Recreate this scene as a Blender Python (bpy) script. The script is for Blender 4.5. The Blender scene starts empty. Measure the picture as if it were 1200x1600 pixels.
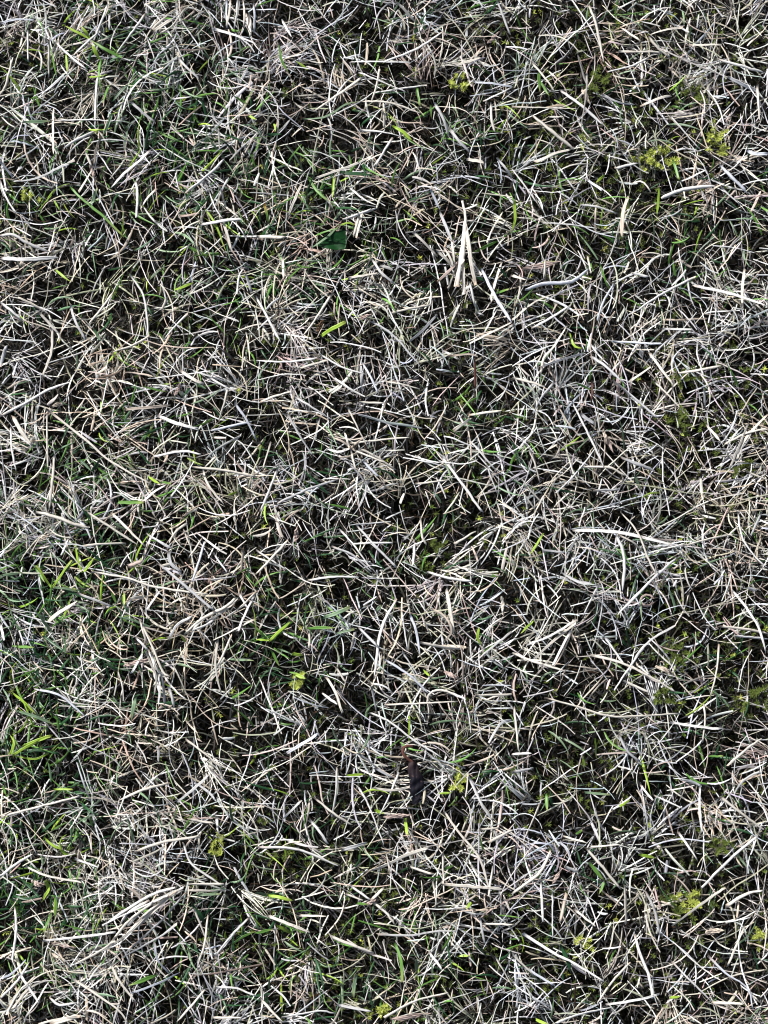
import bpy, math, re
import numpy as np
from mathutils import Vector, Matrix, Euler

S = bpy.context.scene
COL = S.collection
rng = np.random.default_rng(7)

# ------------------------------------------------------------------ camera, sky, sun, exposure
MM = 0.0004                                   # metres of lawn per photo pixel
cam_d = bpy.data.cameras.new('camera')
cam = bpy.data.objects.new('camera', cam_d); COL.objects.link(cam)
cam_d.sensor_fit = 'VERTICAL'; cam_d.sensor_height = 36; cam_d.sensor_width = 27; cam_d.lens = 52
CAM_H = 0.64*52/36 + 0.022
TILT = math.radians(5)
cam.rotation_euler = (TILT, 0, 0)
cam.location = (0, -math.tan(TILT)*(CAM_H-0.022), CAM_H)
cam_d.clip_start = 0.02; cam_d.clip_end = 400
S.camera = cam
S.render.resolution_x = 768; S.render.resolution_y = 1024

SUN_EL, SUN_AZ = math.radians(37), math.radians(318)      # azimuth clockwise from +Y (top of the photo)
w = bpy.data.worlds.new('World'); S.world = w; w.use_nodes = True
nt = w.node_tree; nt.nodes.clear()
sky = nt.nodes.new('ShaderNodeTexSky'); sky.sky_type = 'NISHITA'; sky.sun_disc = False
sky.sun_elevation = SUN_EL; sky.sun_rotation = SUN_AZ; sky.dust_density = 4.0; sky.ozone_density = 1.0; sky.air_density = 1.0
bg = nt.nodes.new('ShaderNodeBackground'); bg.inputs[1].default_value = 0.05
wo = nt.nodes.new('ShaderNodeOutputWorld')
nt.links.new(sky.outputs[0], bg.inputs[0]); nt.links.new(bg.outputs[0], wo.inputs[0])
sl = bpy.data.lights.new('sun', 'SUN'); sl.energy = 3.8; sl.angle = math.radians(3); sl.color = (1, .985, .975)
sun = bpy.data.objects.new('sun', sl); COL.objects.link(sun)
sd = Vector((math.sin(SUN_AZ)*math.cos(SUN_EL), math.cos(SUN_AZ)*math.cos(SUN_EL), math.sin(SUN_EL)))
sun.rotation_euler = sd.to_track_quat('Z', 'Y').to_euler(); sun.location = sd*3
S.view_settings.view_transform = 'Standard'; S.view_settings.look = 'None'
S.view_settings.gamma = 1; S.view_settings.use_curve_mapping = False
S.view_settings.exposure = 1.02
S.cycles.filter_width = 1.1

# ------------------------------------------------------------------ helpers
CAMM = Matrix.Translation(cam.location) @ Euler((TILT, 0, 0)).to_matrix().to_4x4()
def at(px, py, z=0.022):
    """the point of the lawn, z metres above the soil, seen at a photo pixel"""
    d = Vector(((px-600)/1600*36/52, (800-py)/1600*36/52, -1))
    d = CAMM.to_3x3() @ d
    o = CAMM.translation
    return o + d*((z-o.z)/d.z)

class Field:
    """smooth random field, mean 0, spread about 1"""
    def __init__(s, scale, n=28, seed=0):
        r = np.random.default_rng(seed); a = r.uniform(0, 2*np.pi, n); k = 2*np.pi/scale*r.uniform(.5, 1.5, n)
        s.kx = k*np.cos(a); s.ky = k*np.sin(a); s.p = r.uniform(0, 2*np.pi, n); s.n = n
    def __call__(s, x, y):
        x = np.asarray(x, float); y = np.asarray(y, float)
        return np.sin(x[..., None]*s.kx + y[..., None]*s.ky + s.p).sum(-1)*math.sqrt(2/s.n)
f_big, f_mid, f_small = Field(.30, seed=1), Field(.09, seed=2), Field(.035, seed=3)
f_ang = Field(.11, seed=4); f_moss = Field(.12, seed=5); f_green = Field(.13, seed=6)

def spots(L):
    A = []
    for px, py, r, k in L:
        p = at(px, py); A.append((p.x, p.y, r*MM, k))
    return np.array(A)
def spotsum(A, x, y):
    x = np.asarray(x, float)[..., None]; y = np.asarray(y, float)[..., None]
    return (A[:, 3]*np.exp(-((x-A[:, 0])**2+(y-A[:, 1])**2)/A[:, 2]**2)).sum(-1)
# hollows (-) and heaped straw (+) seen in the photograph
HEAP = spots([(470,760,70,1.1),(240,1030,60,1.3),(870,840,80,1.2),(420,850,60,.9),(150,580,70,.8),(110,1520,90,1.2),(210,1400,80,1.1),
              (1000,470,90,.5),(730,410,40,.8),(120,1330,60,.5),(900,880,60,.8),(620,1420,50,.3),(320,1170,50,.8),(1150,780,60,.6),
              (540,380,42,-1.6),(110,960,40,-1.1),(60,1090,40,-.9),(700,480,40,-.9),(430,1030,50,-1.4),(950,150,50,-.9),(1000,285,40,-1.1),
              (385,1500,45,-1.2),(330,1440,40,-1.1),(840,260,40,-.9),(655,880,50,-1.2),(1020,1010,60,-1.2),(940,1340,60,-1.0),(930,1440,50,-.8),
              (650,1215,30,-1.1),(430,590,50,-1.0),(400,440,45,-1.1),(60,240,50,-.8),(180,230,45,-.8),(990,560,60,-.8),(1040,750,40,-.8),
              (420,1230,60,-1.0),(1100,1280,60,-.8),(560,1480,50,-.9),(130,470,50,-.7),(690,740,45,-.9),(640,640,45,-.7),(1060,640,50,-.9),
              (90,60,50,-.8),(250,420,40,-.7),(830,1130,50,-.6),(500,1500,50,-.7)])
MOSS = spots([(960,130,130,1.1),(880,270,110,1.0),(1010,300,80,1.0),(1160,60,80,.7),(1060,590,110,.9),(1100,660,90,.8),(1100,730,60,.6),
              (700,680,90,.6),(660,850,70,.9),(1050,960,80,.9),(1180,1090,80,1.2),(1020,1050,70,.9),(440,1330,90,.8),(380,1260,70,.6),
              (700,1220,80,.6),(900,1470,110,.9),(1070,1410,80,.8),(900,1200,90,.7),(1180,1450,80,.8),(560,1480,90,.8),(590,1580,60,.7),
              (350,1470,80,.6),(590,60,60,.4),(810,460,60,.5),(720,330,60,.5),(900,30,80,.5),(1120,1310,60,.6)])
GREEN = spots([(150,90,110,1.0),(250,200,110,.6),(330,330,120,.8),(520,370,90,.7),(400,420,80,.6),(90,330,70,.4),(60,940,110,1.2),(50,1100,110,1.3),
               (80,1390,110,1.2),(150,1000,80,.7),(140,720,100,.7),(110,860,80,.8),(500,300,70,.6),(430,1030,60,.9),(380,1480,90,.8),
               (560,1540,80,.6),(30,1250,80,.8),(270,240,70,.5),(520,720,60,.4),(1110,340,50,.5),(420,1420,60,.4),(70,620,80,.3)])
WARM = spots([(150,570,110,1.2),(90,420,90,.8),(240,1040,110,1.0),(150,990,80,.9),(730,400,70,1.0),(1150,400,80,.6),(560,560,60,.5),(90,700,90,.8),
              (470,820,60,.8),(190,300,90,.5),(90,1480,90,.8),(640,1570,90,.8),(350,940,70,.7),(1130,780,70,.5),(580,1400,60,.5),(60,1250,80,.6),(1160,220,70,.7),
              (470,770,80,-1.0),(1000,880,90,-.5),(900,870,90,-.6),(620,600,90,-.6),(330,1440,70,-.5),(520,1000,90,-.4),(1080,1500,80,-.4),(40,60,70,-.4)])
def heap(x, y):
    return .15*f_big(x, y) + .28*f_mid(x, y) + .30*f_small(x, y) + .55*spotsum(HEAP, x, y)
def top_z(x, y):
    return np.clip(.0205 + .0055*heap(x, y), .009, .036)

def soft(o, **kw):
    for k, v in kw.items(): o[k] = v
    return o
def raw_mesh(name, V, F, C=None, smooth=False, fib=None):
    """V (n,3), F (m,k) index array of equal-sided faces, C (n,3) colours"""
    me = bpy.data.meshes.new(name); n = len(V); m, k = F.shape
    me.vertices.add(n); me.vertices.foreach_set('co', np.ascontiguousarray(V, dtype=np.float32).ravel())
    me.loops.add(m*k); me.loops.foreach_set('vertex_index', np.ascontiguousarray(F, dtype=np.int32).ravel())
    me.polygons.add(m); me.polygons.foreach_set('loop_start', np.arange(m, dtype=np.int32)*k)
    me.polygons.foreach_set('loop_total', np.full(m, k, dtype=np.int32))
    if smooth: me.polygons.foreach_set('use_smooth', np.ones(m, dtype=bool))
    if C is not None:
        a = me.color_attributes.new('tint', 'FLOAT_COLOR', 'POINT')
        a.data.foreach_set('color', np.concatenate([C, np.ones((n, 1))], 1).astype(np.float32).ravel())
    if fib is not None:
        a = me.attributes.new('fibre', 'FLOAT_VECTOR', 'POINT'); a.data.foreach_set('vector', np.ascontiguousarray(fib, dtype=np.float32).ravel())
    me.update(); return me

# ------------------------------------------------------------------ materials
def blade_material(name, rough=.55, trans=.12, spec=.3, stripe=.26, mottled=.4, brown=(.16,.09,.05)):
    m = bpy.data.materials.new(name); m.use_nodes = True; t = m.node_tree; N = t.nodes; L = t.links; N.clear()
    out = N.new('ShaderNodeOutputMaterial'); b = N.new('ShaderNodeBsdfPrincipled')
    b.inputs['Roughness'].default_value = rough; b.inputs['Specular IOR Level'].default_value = spec
    at_ = N.new('ShaderNodeAttribute'); at_.attribute_name = 'tint'
    tc = N.new('ShaderNodeTexCoord'); fa = N.new('ShaderNodeAttribute'); fa.attribute_name = 'fibre'
    n1 = N.new('ShaderNodeTexNoise'); n1.inputs['Scale'].default_value = 420; n1.inputs['Detail'].default_value = 3
    n2 = N.new('ShaderNodeTexNoise'); n2.inputs['Scale'].default_value = 1; n2.inputs['Detail'].default_value = 2
    L.new(tc.outputs['Object'], n1.inputs['Vector']); L.new(fa.outputs['Vector'], n2.inputs['Vector'])
    r2 = N.new('ShaderNodeMapRange'); r2.inputs[1].default_value = .3; r2.inputs[2].default_value = .7
    r2.inputs[3].default_value = 1-stripe; r2.inputs[4].default_value = 1+stripe*.4; L.new(n2.outputs[0], r2.inputs[0])
    mul = N.new('ShaderNodeMix'); mul.data_type = 'RGBA'; mul.blend_type = 'MULTIPLY'; mul.inputs[0].default_value = 1
    L.new(at_.outputs['Color'], mul.inputs[6]); L.new(r2.outputs[0], mul.inputs[7])
    r1 = N.new('ShaderNodeMapRange'); r1.inputs[1].default_value = .60; r1.inputs[2].default_value = .74
    r1.inputs[3].default_value = 0; r1.inputs[4].default_value = mottled; L.new(n1.outputs[0], r1.inputs[0])
    mx = N.new('ShaderNodeMix'); mx.data_type = 'RGBA'; mx.inputs[7].default_value = (*brown, 1)
    L.new(r1.outputs[0], mx.inputs[0]); L.new(mul.outputs[2], mx.inputs[6])
    L.new(mx.outputs[2], b.inputs['Base Color'])
    bp = N.new('ShaderNodeBump'); bp.inputs['Strength'].default_value = .35; bp.inputs['Distance'].default_value = .0002
    L.new(n2.outputs[0], bp.inputs['Height']); L.new(bp.outputs[0], b.inputs['Normal'])
    if trans > 0:
        tr = N.new('ShaderNodeBsdfTranslucent'); L.new(mx.outputs[2], tr.inputs[0])
        ms = N.new('ShaderNodeMixShader'); ms.inputs[0].default_value = trans
        L.new(b.outputs[0], ms.inputs[1]); L.new(tr.outputs[0], ms.inputs[2]); L.new(ms.outputs[0], out.inputs[0])
    else: L.new(b.outputs[0], out.inputs[0])
    return m
M_STRAW = blade_material('dry_straw')
M_THATCH = blade_material('rotted_shaded_thatch', rough=.8, trans=0, spec=.1)
M_GREEN = blade_material('living_grass', rough=.42, trans=.22, spec=.4, stripe=.2, mottled=.15, brown=(.22,.20,.05))
M_MOSS = blade_material('moss', rough=.7, trans=.15, spec=.2, stripe=.3, mottled=.2, brown=(.05,.05,.015))
M_LEAF = blade_material('leaf', rough=.5, trans=.05, spec=.25, stripe=.3, mottled=.2, brown=(.02,.03,.01))
M_BROWN = blade_material('withered_leaf', rough=.75, trans=0, spec=.15, stripe=.5, mottled=.5, brown=(.10,.06,.05))

def soil_material():
    m = bpy.data.materials.new('soil'); m.use_nodes = True; t = m.node_tree; N = t.nodes; L = t.links
    b = N['Principled BSDF']; b.inputs['Roughness'].default_value = .95; b.inputs['Specular IOR Level'].default_value = .1
    tc = N.new('ShaderNodeTexCoord'); n = N.new('ShaderNodeTexNoise'); n.inputs['Scale'].default_value = 160; n.inputs['Detail'].default_value = 6
    L.new(tc.outputs['Object'], n.inputs['Vector']); r = N.new('ShaderNodeValToRGB')
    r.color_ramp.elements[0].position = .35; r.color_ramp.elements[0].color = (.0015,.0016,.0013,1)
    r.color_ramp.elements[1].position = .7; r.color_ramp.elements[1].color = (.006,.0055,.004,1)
    L.new(n.outputs[0], r.inputs[0]); L.new(r.outputs[0], b.inputs['Base Color'])
    bp = N.new('ShaderNodeBump'); bp.inputs['Distance'].default_value = .002; L.new(n.outputs[0], bp.inputs['Height']); L.new(bp.outputs[0], b.inputs['Normal'])
    return m
def turf_material():
    m = bpy.data.materials.new('distant_turf'); m.use_nodes = True; t = m.node_tree; N = t.nodes; L = t.links
    b = N['Principled BSDF']; b.inputs['Roughness'].default_value = .9; b.inputs['Specular IOR Level'].default_value = .1
    tc = N.new('ShaderNodeTexCoord'); n = N.new('ShaderNodeTexNoise'); n.inputs['Scale'].default_value = 60; n.inputs['Detail'].default_value = 8
    n.inputs['Roughness'].default_value = .75
    L.new(tc.outputs['Object'], n.inputs['Vector']); r = N.new('ShaderNodeValToRGB')
    e = r.color_ramp.elements; e[0].position = .38; e[0].color = (.02,.025,.01,1); e[1].position = .62; e[1].color = (.30,.27,.20,1)
    x = e.new(.48); x.color = (.09,.09,.045,1)
    L.new(n.outputs[0], r.inputs[0]); L.new(r.outputs[0], b.inputs['Base Color'])
    bp = N.new('ShaderNodeBump'); bp.inputs['Distance'].default_value = .01; L.new(n.outputs[0], bp.inputs['Height']); L.new(bp.outputs[0], b.inputs['Normal'])
    return m

# ------------------------------------------------------------------ the ground
g = np.linspace(-1, 1, 161)
gx, gy = np.meshgrid(g*.75, g*.85, indexing='xy')
gz = .0012*f_small(gx, gy) + .0016*f_mid(gx, gy) + .0006*rng.standard_normal(gx.shape)
edge = np.maximum(abs(gx)/.75, abs(gy)/.85); gz = np.where(edge > .95, -.004*(edge-.95)/.05, gz)
idx = np.arange(161*161).reshape(161, 161)
F = np.stack([idx[:-1, :-1], idx[:-1, 1:], idx[1:, 1:], idx[1:, :-1]], -1).reshape(-1, 4)
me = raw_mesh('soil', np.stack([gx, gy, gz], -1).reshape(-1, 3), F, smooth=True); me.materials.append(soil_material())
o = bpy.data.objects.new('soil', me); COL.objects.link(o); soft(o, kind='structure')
R = 150.0
V = np.array([(-R,-R,-.006),(R,-R,-.006),(R,R,-.006),(-R,R,-.006)], float)
me = raw_mesh('lawn_ground', V, np.array([[0,1,2,3]])); me.materials.append(turf_material())
o = bpy.data.objects.new('lawn_ground', me); COL.objects.link(o); soft(o, kind='structure')

# ------------------------------------------------------------------ masses of fine blades
def ribbons(name, P, head, length, width, curve, pitch0, pitch1, roll, colour, mat, segs=5, fold=.25, taper='cut',
            kink=.0, twist=None, parent=None, zmin=.0008, wob=.0, cap=None, label=None, cat=None):
    N = len(P); K = segs+1
    t = np.linspace(0, 1, K)[None]
    h = head[:, None] + curve[:, None]*(t-.3) + kink*np.cumsum(rng.standard_normal((N, K)), 1)/math.sqrt(K)
    p = pitch0[:, None]*(1-t) + pitch1[:, None]*t + wob*rng.standard_normal((N, K))
    st = (length/segs)[:, None]
    d = np.stack([np.cos(h)*np.cos(p), np.sin(h)*np.cos(p), np.sin(p)], -1)
    c = np.cumsum(d*st[..., None], 1) - d*st[..., None] + P[:, None]
    if cap is not None:
        lim = top_z(c[..., 0], c[..., 1])+cap; c[..., 2] = np.where(c[..., 2] > lim, lim+.12*(c[..., 2]-lim), c[..., 2])
    c[..., 2] = np.maximum(c[..., 2], zmin)
    hs = np.stack([-np.sin(h), np.cos(h), 0*h], -1); nn = np.cross(d, hs)
    tw = 0 if twist is None else twist[:, None]*(t-.5)
    ro = (roll[:, None] + tw)[..., None]
    side = np.cos(ro)*hs + np.sin(ro)*nn; nrm = -np.sin(ro)*hs + np.cos(ro)*nn
    if taper == 'cut':   wt = .55+.45*np.sin(np.pi*np.clip(t*.85+.12, 0, 1)) + 0*h
    elif taper == 'tip': wt = np.clip(np.minimum(.5+2*t, 1.25*(1-t)**.7+.02), 0, 1) + 0*h
    hw = (width[:, None]*.5*wt)[..., None]
    V = np.stack([c-side*hw, c+nrm*hw*2*fold, c+side*hw], 2)      # N,K,3,3
    V = V.reshape(-1, 3)
    base = (np.arange(N)*K*3)[:, None, None] + (np.arange(segs)*3)[None, :, None] + np.arange(2)[None, None, :]
    F = np.stack([base, base+1, base+4, base+3], -1).reshape(-1, 4)
    C = np.repeat(colour, K*3, 0)
    fx = (hw*np.array([-1, 0, 1.])).reshape(N, K, 3)*3200 + rng.uniform(0, 900, (N, 1, 1)); fy = np.broadcast_to((t*length[:, None])[..., None]*220, (N, K, 3))
    me = raw_mesh(name, V, F, C, smooth=True, fib=np.stack([fx, fy, fx*0], -1).reshape(-1, 3)); me.materials.append(mat)
    o = bpy.data.objects.new(name, me); COL.objects.link(o); soft(o, kind='stuff')
    if label: o['label'] = label; o['category'] = cat
    return o

XR, YR = .46, .54            # half size of the modelled lawn (frame is .24 x .32)
CLEAR = [(516, 380, 34), (534, 372, 28), (646, 1200, 11), (648, 1222, 15), (650, 1240, 11)]
CLEAR = [(at(a, b).x, at(a, b).y, q*MM) for a, b, q in CLEAR]
def scatter(n, dens=None, inner=.78):
    """points, most of them in and just round the frame"""
    a = int(n*inner*1.0); b = n-a
    P = np.concatenate([np.stack([rng.uniform(-.285, .285, a), rng.uniform(-.375, .375, a)], 1),
                        np.stack([rng.uniform(-XR, XR, b*2), rng.uniform(-YR, YR, b*2)], 1)])
    inside = (abs(P[:, 0]) < .285) & (abs(P[:, 1]) < .375); inside[:a] = False
    P = P[~inside]
    if dens is not None: P = P[rng.uniform(0, 1, len(P)) < dens(P[:, 0], P[:, 1])]
    for cx, cy, q in CLEAR: P = P[((P[:, 0]-cx)**2+(P[:, 1]-cy)**2 > q*q) | (rng.uniform(0, 1, len(P)) < .12)]
    return P
PAL = {
 'white': (.74,.73,.71), 'cream': (.68,.64,.565), 'tan': (.52,.445,.37), 'grey': (.46,.465,.475), 'cool': (.62,.65,.71),
 'pink': (.47,.37,.33), 'olive': (.36,.355,.27), 'brown': (.20,.12,.07), 'red': (.11,.045,.035),
 'green': (.11,.25,.045), 'yellowgreen': (.30,.46,.05), 'darkgreen': (.020,.075,.026), 'greygreen': (.17,.26,.15),
 'mossgold': (.34,.39,.075), 'moss': (.10,.135,.025), 'mossdark': (.045,.065,.012)}
def colours(n, names, probs, jit=.12):
    c = np.array([PAL[k] for k in names])[rng.choice(len(names), n, p=np.array(probs)/sum(probs))]
    return np.clip(c*(1+jit*rng.standard_normal((n, 1)))*(1+.04*rng.standard_normal((n, 3))), .004, .75)
U = lambda a, b, n: rng.uniform(a, b, n)

# rotted litter on the soil, colour darkened to paint the shade under the mat
P = scatter(36000); n = len(P)
ribbons('rotted_shaded_litter', np.c_[P, U(.001, .006, n)], U(0, 6.283, n), U(.005, .018, n), U(.0005, .0011, n), rng.normal(0, 1.0, n),
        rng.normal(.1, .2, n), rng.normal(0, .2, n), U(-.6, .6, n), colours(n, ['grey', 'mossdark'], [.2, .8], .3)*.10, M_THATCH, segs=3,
        label='rotted litter on the soil, coloured near black for the shade beneath the grass', cat='litter')
# old thatch in mid mat, colours scaled near black to paint shaded gaps
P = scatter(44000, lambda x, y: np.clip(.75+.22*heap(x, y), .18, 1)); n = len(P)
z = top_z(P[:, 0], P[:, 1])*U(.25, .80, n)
ribbons('lower_shaded_thatch', np.c_[P, z], U(0, 6.283, n), U(.006, .022, n), U(.0004, .0011, n), rng.normal(0, 1.0, n),
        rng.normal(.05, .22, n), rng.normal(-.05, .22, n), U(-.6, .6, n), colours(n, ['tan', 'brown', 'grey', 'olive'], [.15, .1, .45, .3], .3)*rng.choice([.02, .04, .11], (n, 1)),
        M_THATCH, segs=4, kink=.25, label='old thatch deep in the mat, coloured near black as shade below the clippings', cat='thatch')
# pale clippings and dead blades of the upper mat
def pale(x, y):
    return np.clip(.55+.30*heap(x, y)-.14*spotsum(MOSS, x, y)-.12*spotsum(GREEN, x, y), .12, 1)
def straw_cols(P, pr=(.21, .24, .17, .17, .07, .04, .10)):
    n = len(P); c = colours(n, ['white', 'cream', 'tan', 'grey', 'cool', 'pink', 'olive'], pr, .18)
    warm = (f_big(P[:, 0]+3, P[:, 1])*.2+f_mid(P[:, 0]+5, P[:, 1])*.3+1.6*spotsum(WARM, P[:, 0], P[:, 1])+.1)[:, None]*.055
    return np.clip(c*np.concatenate([1+warm, 1+warm*.2, 1-warm], 1), .01, .75)
P = scatter(17500, pale); n = len(P)
z = top_z(P[:, 0], P[:, 1])*(1.08-.52*U(0, 1, n)**1.6)
L_ = np.clip(rng.lognormal(math.log(.0135), .5, n), .004, .046)
ribbons('dry_grass_mat', np.c_[P, z], 1.5*f_ang(P[:, 0], P[:, 1])+rng.choice([.35, .9, 3.2], n, p=[.3, .3, .4])*rng.normal(0, 1, n), L_, np.clip(rng.lognormal(math.log(.00062), .45, n), .00035, .0022),
        rng.normal(0, .42, n)*np.clip(L_/.015, .3, 2), rng.normal(.04, .20, n), rng.normal(-.10, .2, n), U(-.7, .7, n), straw_cols(P), M_STRAW, segs=6,
        kink=.18, fold=.3, twist=rng.normal(0, .8, n), wob=.08, cap=.002, label='matted pale dry grass blades and clippings covering the whole lawn', cat='dry grass')
# little tufts: blades fanning out of a common base
T = scatter(1250, lambda x, y: np.clip(.6+.3*heap(x, y), .15, 1), .72)
k = rng.integers(4, 16, len(T)); P = np.repeat(T, k, 0); n = len(P)
lean = np.repeat(U(0, 6.283, len(T)), k); spread = np.repeat(U(.25, 1.6, len(T)), k)
cT = np.repeat(straw_cols(T, (.24, .30, .18, .14, .02, .03, .09)), k, 0)*np.clip(1+.12*rng.standard_normal((n, 1)), .5, 1.3)
P = P + rng.normal(0, .0022, P.shape)
z = top_z(P[:, 0], P[:, 1])*U(.15, .65, n)
ribbons('dry_grass_tufts', np.c_[P, z], lean+rng.normal(0, 1, n)*spread, U(.013, .037, n), U(.0004, .0011, n), rng.normal(0, .5, n),
        U(.25, .9, n), U(-.7, .1, n), U(-.6, .6, n), np.clip(cT, .01, .75), M_STRAW, segs=7, kink=.15, fold=.3, cap=.0035, twist=rng.normal(0, .7, n),
        label='dead grass blades fanning out of small cropped tufts', cat='dry grass')
# a thin scatter of finest pale wisps on top
P = scatter(7000, pale); n = len(P)
z = top_z(P[:, 0], P[:, 1])*U(.8, 1.12, n)+.001
ribbons('fine_wisps', np.c_[P, z], U(0, 6.283, n), np.clip(rng.lognormal(math.log(.021), .45, n), .008, .06), U(.0004, .0009, n), rng.normal(0, .5, n),
        rng.normal(.03, .12, n), rng.normal(-.08, .12, n), U(-.5, .5, n), np.clip(straw_cols(P)*1.08, 0, .75), M_STRAW, segs=8, kink=.2, fold=.35, cap=.0035,
        label='finest pale grass wisps scattered over the top of the mat', cat='dry grass')
# finest split fibres and crumbs
P = scatter(8000); n = len(P)
z = top_z(P[:, 0], P[:, 1])*U(.5, 1.0, n)
ribbons('split_fibres', np.c_[P, z], U(0, 6.283, n), U(.003, .013, n), U(.00016, .00034, n), rng.normal(0, .8, n), rng.normal(.05, .3, n), rng.normal(0, .3, n),
        U(-.6, .6, n), straw_cols(P)*.8, M_STRAW, segs=4, kink=.3, fold=.3, cap=.002, label='hair-fine split straw fibres caught between the dead blades', cat='dry grass')
# living fine grass
P = scatter(27000, lambda x, y: np.clip(.09+.05*f_green(x, y)+.50*spotsum(GREEN, x, y), 0, 1)); n = len(P)
z = top_z(P[:, 0], P[:, 1])*U(.3, .95, n)
ribbons('fine_green_grass', np.c_[P, z], 1.2*f_ang(P[:, 0]+1, P[:, 1])+rng.normal(0, 1.3, n), U(.008, .026, n), U(.0006, .0018, n), rng.normal(0, .7, n),
        U(.1, 1.0, n), U(-.3, .6, n), U(-.6, .6, n), colours(n, ['green', 'darkgreen', 'greygreen', 'yellowgreen'], [.26, .46, .22, .06], .2), M_GREEN,
        segs=5, taper='tip', fold=.35, label='fine short green grass growing up through the dead blades', cat='grass')

# moss: upright sprigs with star-like leaflets
def moss_arrays(C, hgt, lean, az, col, rows=4, per=5, leaf=.0016):
    """leaflet ribbons for sprigs standing at C (n,3)"""
    n = len(C); A = []
    for r in range(rows):
        tt = (r+.6)/rows
        for q in range(per):
            ph = az + 6.283*q/per + r*.9 + rng.normal(0, .25, n)
            b = C + np.stack([np.cos(az)*np.sin(lean), np.sin(az)*np.sin(lean), np.cos(lean)], -1)*(hgt*tt)[:, None]
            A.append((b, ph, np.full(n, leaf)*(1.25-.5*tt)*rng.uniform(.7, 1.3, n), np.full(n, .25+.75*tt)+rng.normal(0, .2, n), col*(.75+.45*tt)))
    return [np.concatenate([a[i] for a in A]) for i in range(5)]
P = scatter(17000, lambda x, y: np.clip(.10+.12*f_moss(x, y)+.75*spotsum(MOSS, x, y), 0, 1), .8); n = len(P)
C3 = np.c_[P, top_z(P[:, 0], P[:, 1])*U(.3, .75, n)]
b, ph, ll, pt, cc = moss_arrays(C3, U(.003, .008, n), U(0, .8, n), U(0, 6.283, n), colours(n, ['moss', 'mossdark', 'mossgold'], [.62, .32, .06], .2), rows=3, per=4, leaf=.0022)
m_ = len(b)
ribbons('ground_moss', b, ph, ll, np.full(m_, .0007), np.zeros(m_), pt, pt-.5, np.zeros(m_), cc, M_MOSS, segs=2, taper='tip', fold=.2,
        label='olive green moss growing low between the dead grass blades', cat='moss')

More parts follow.
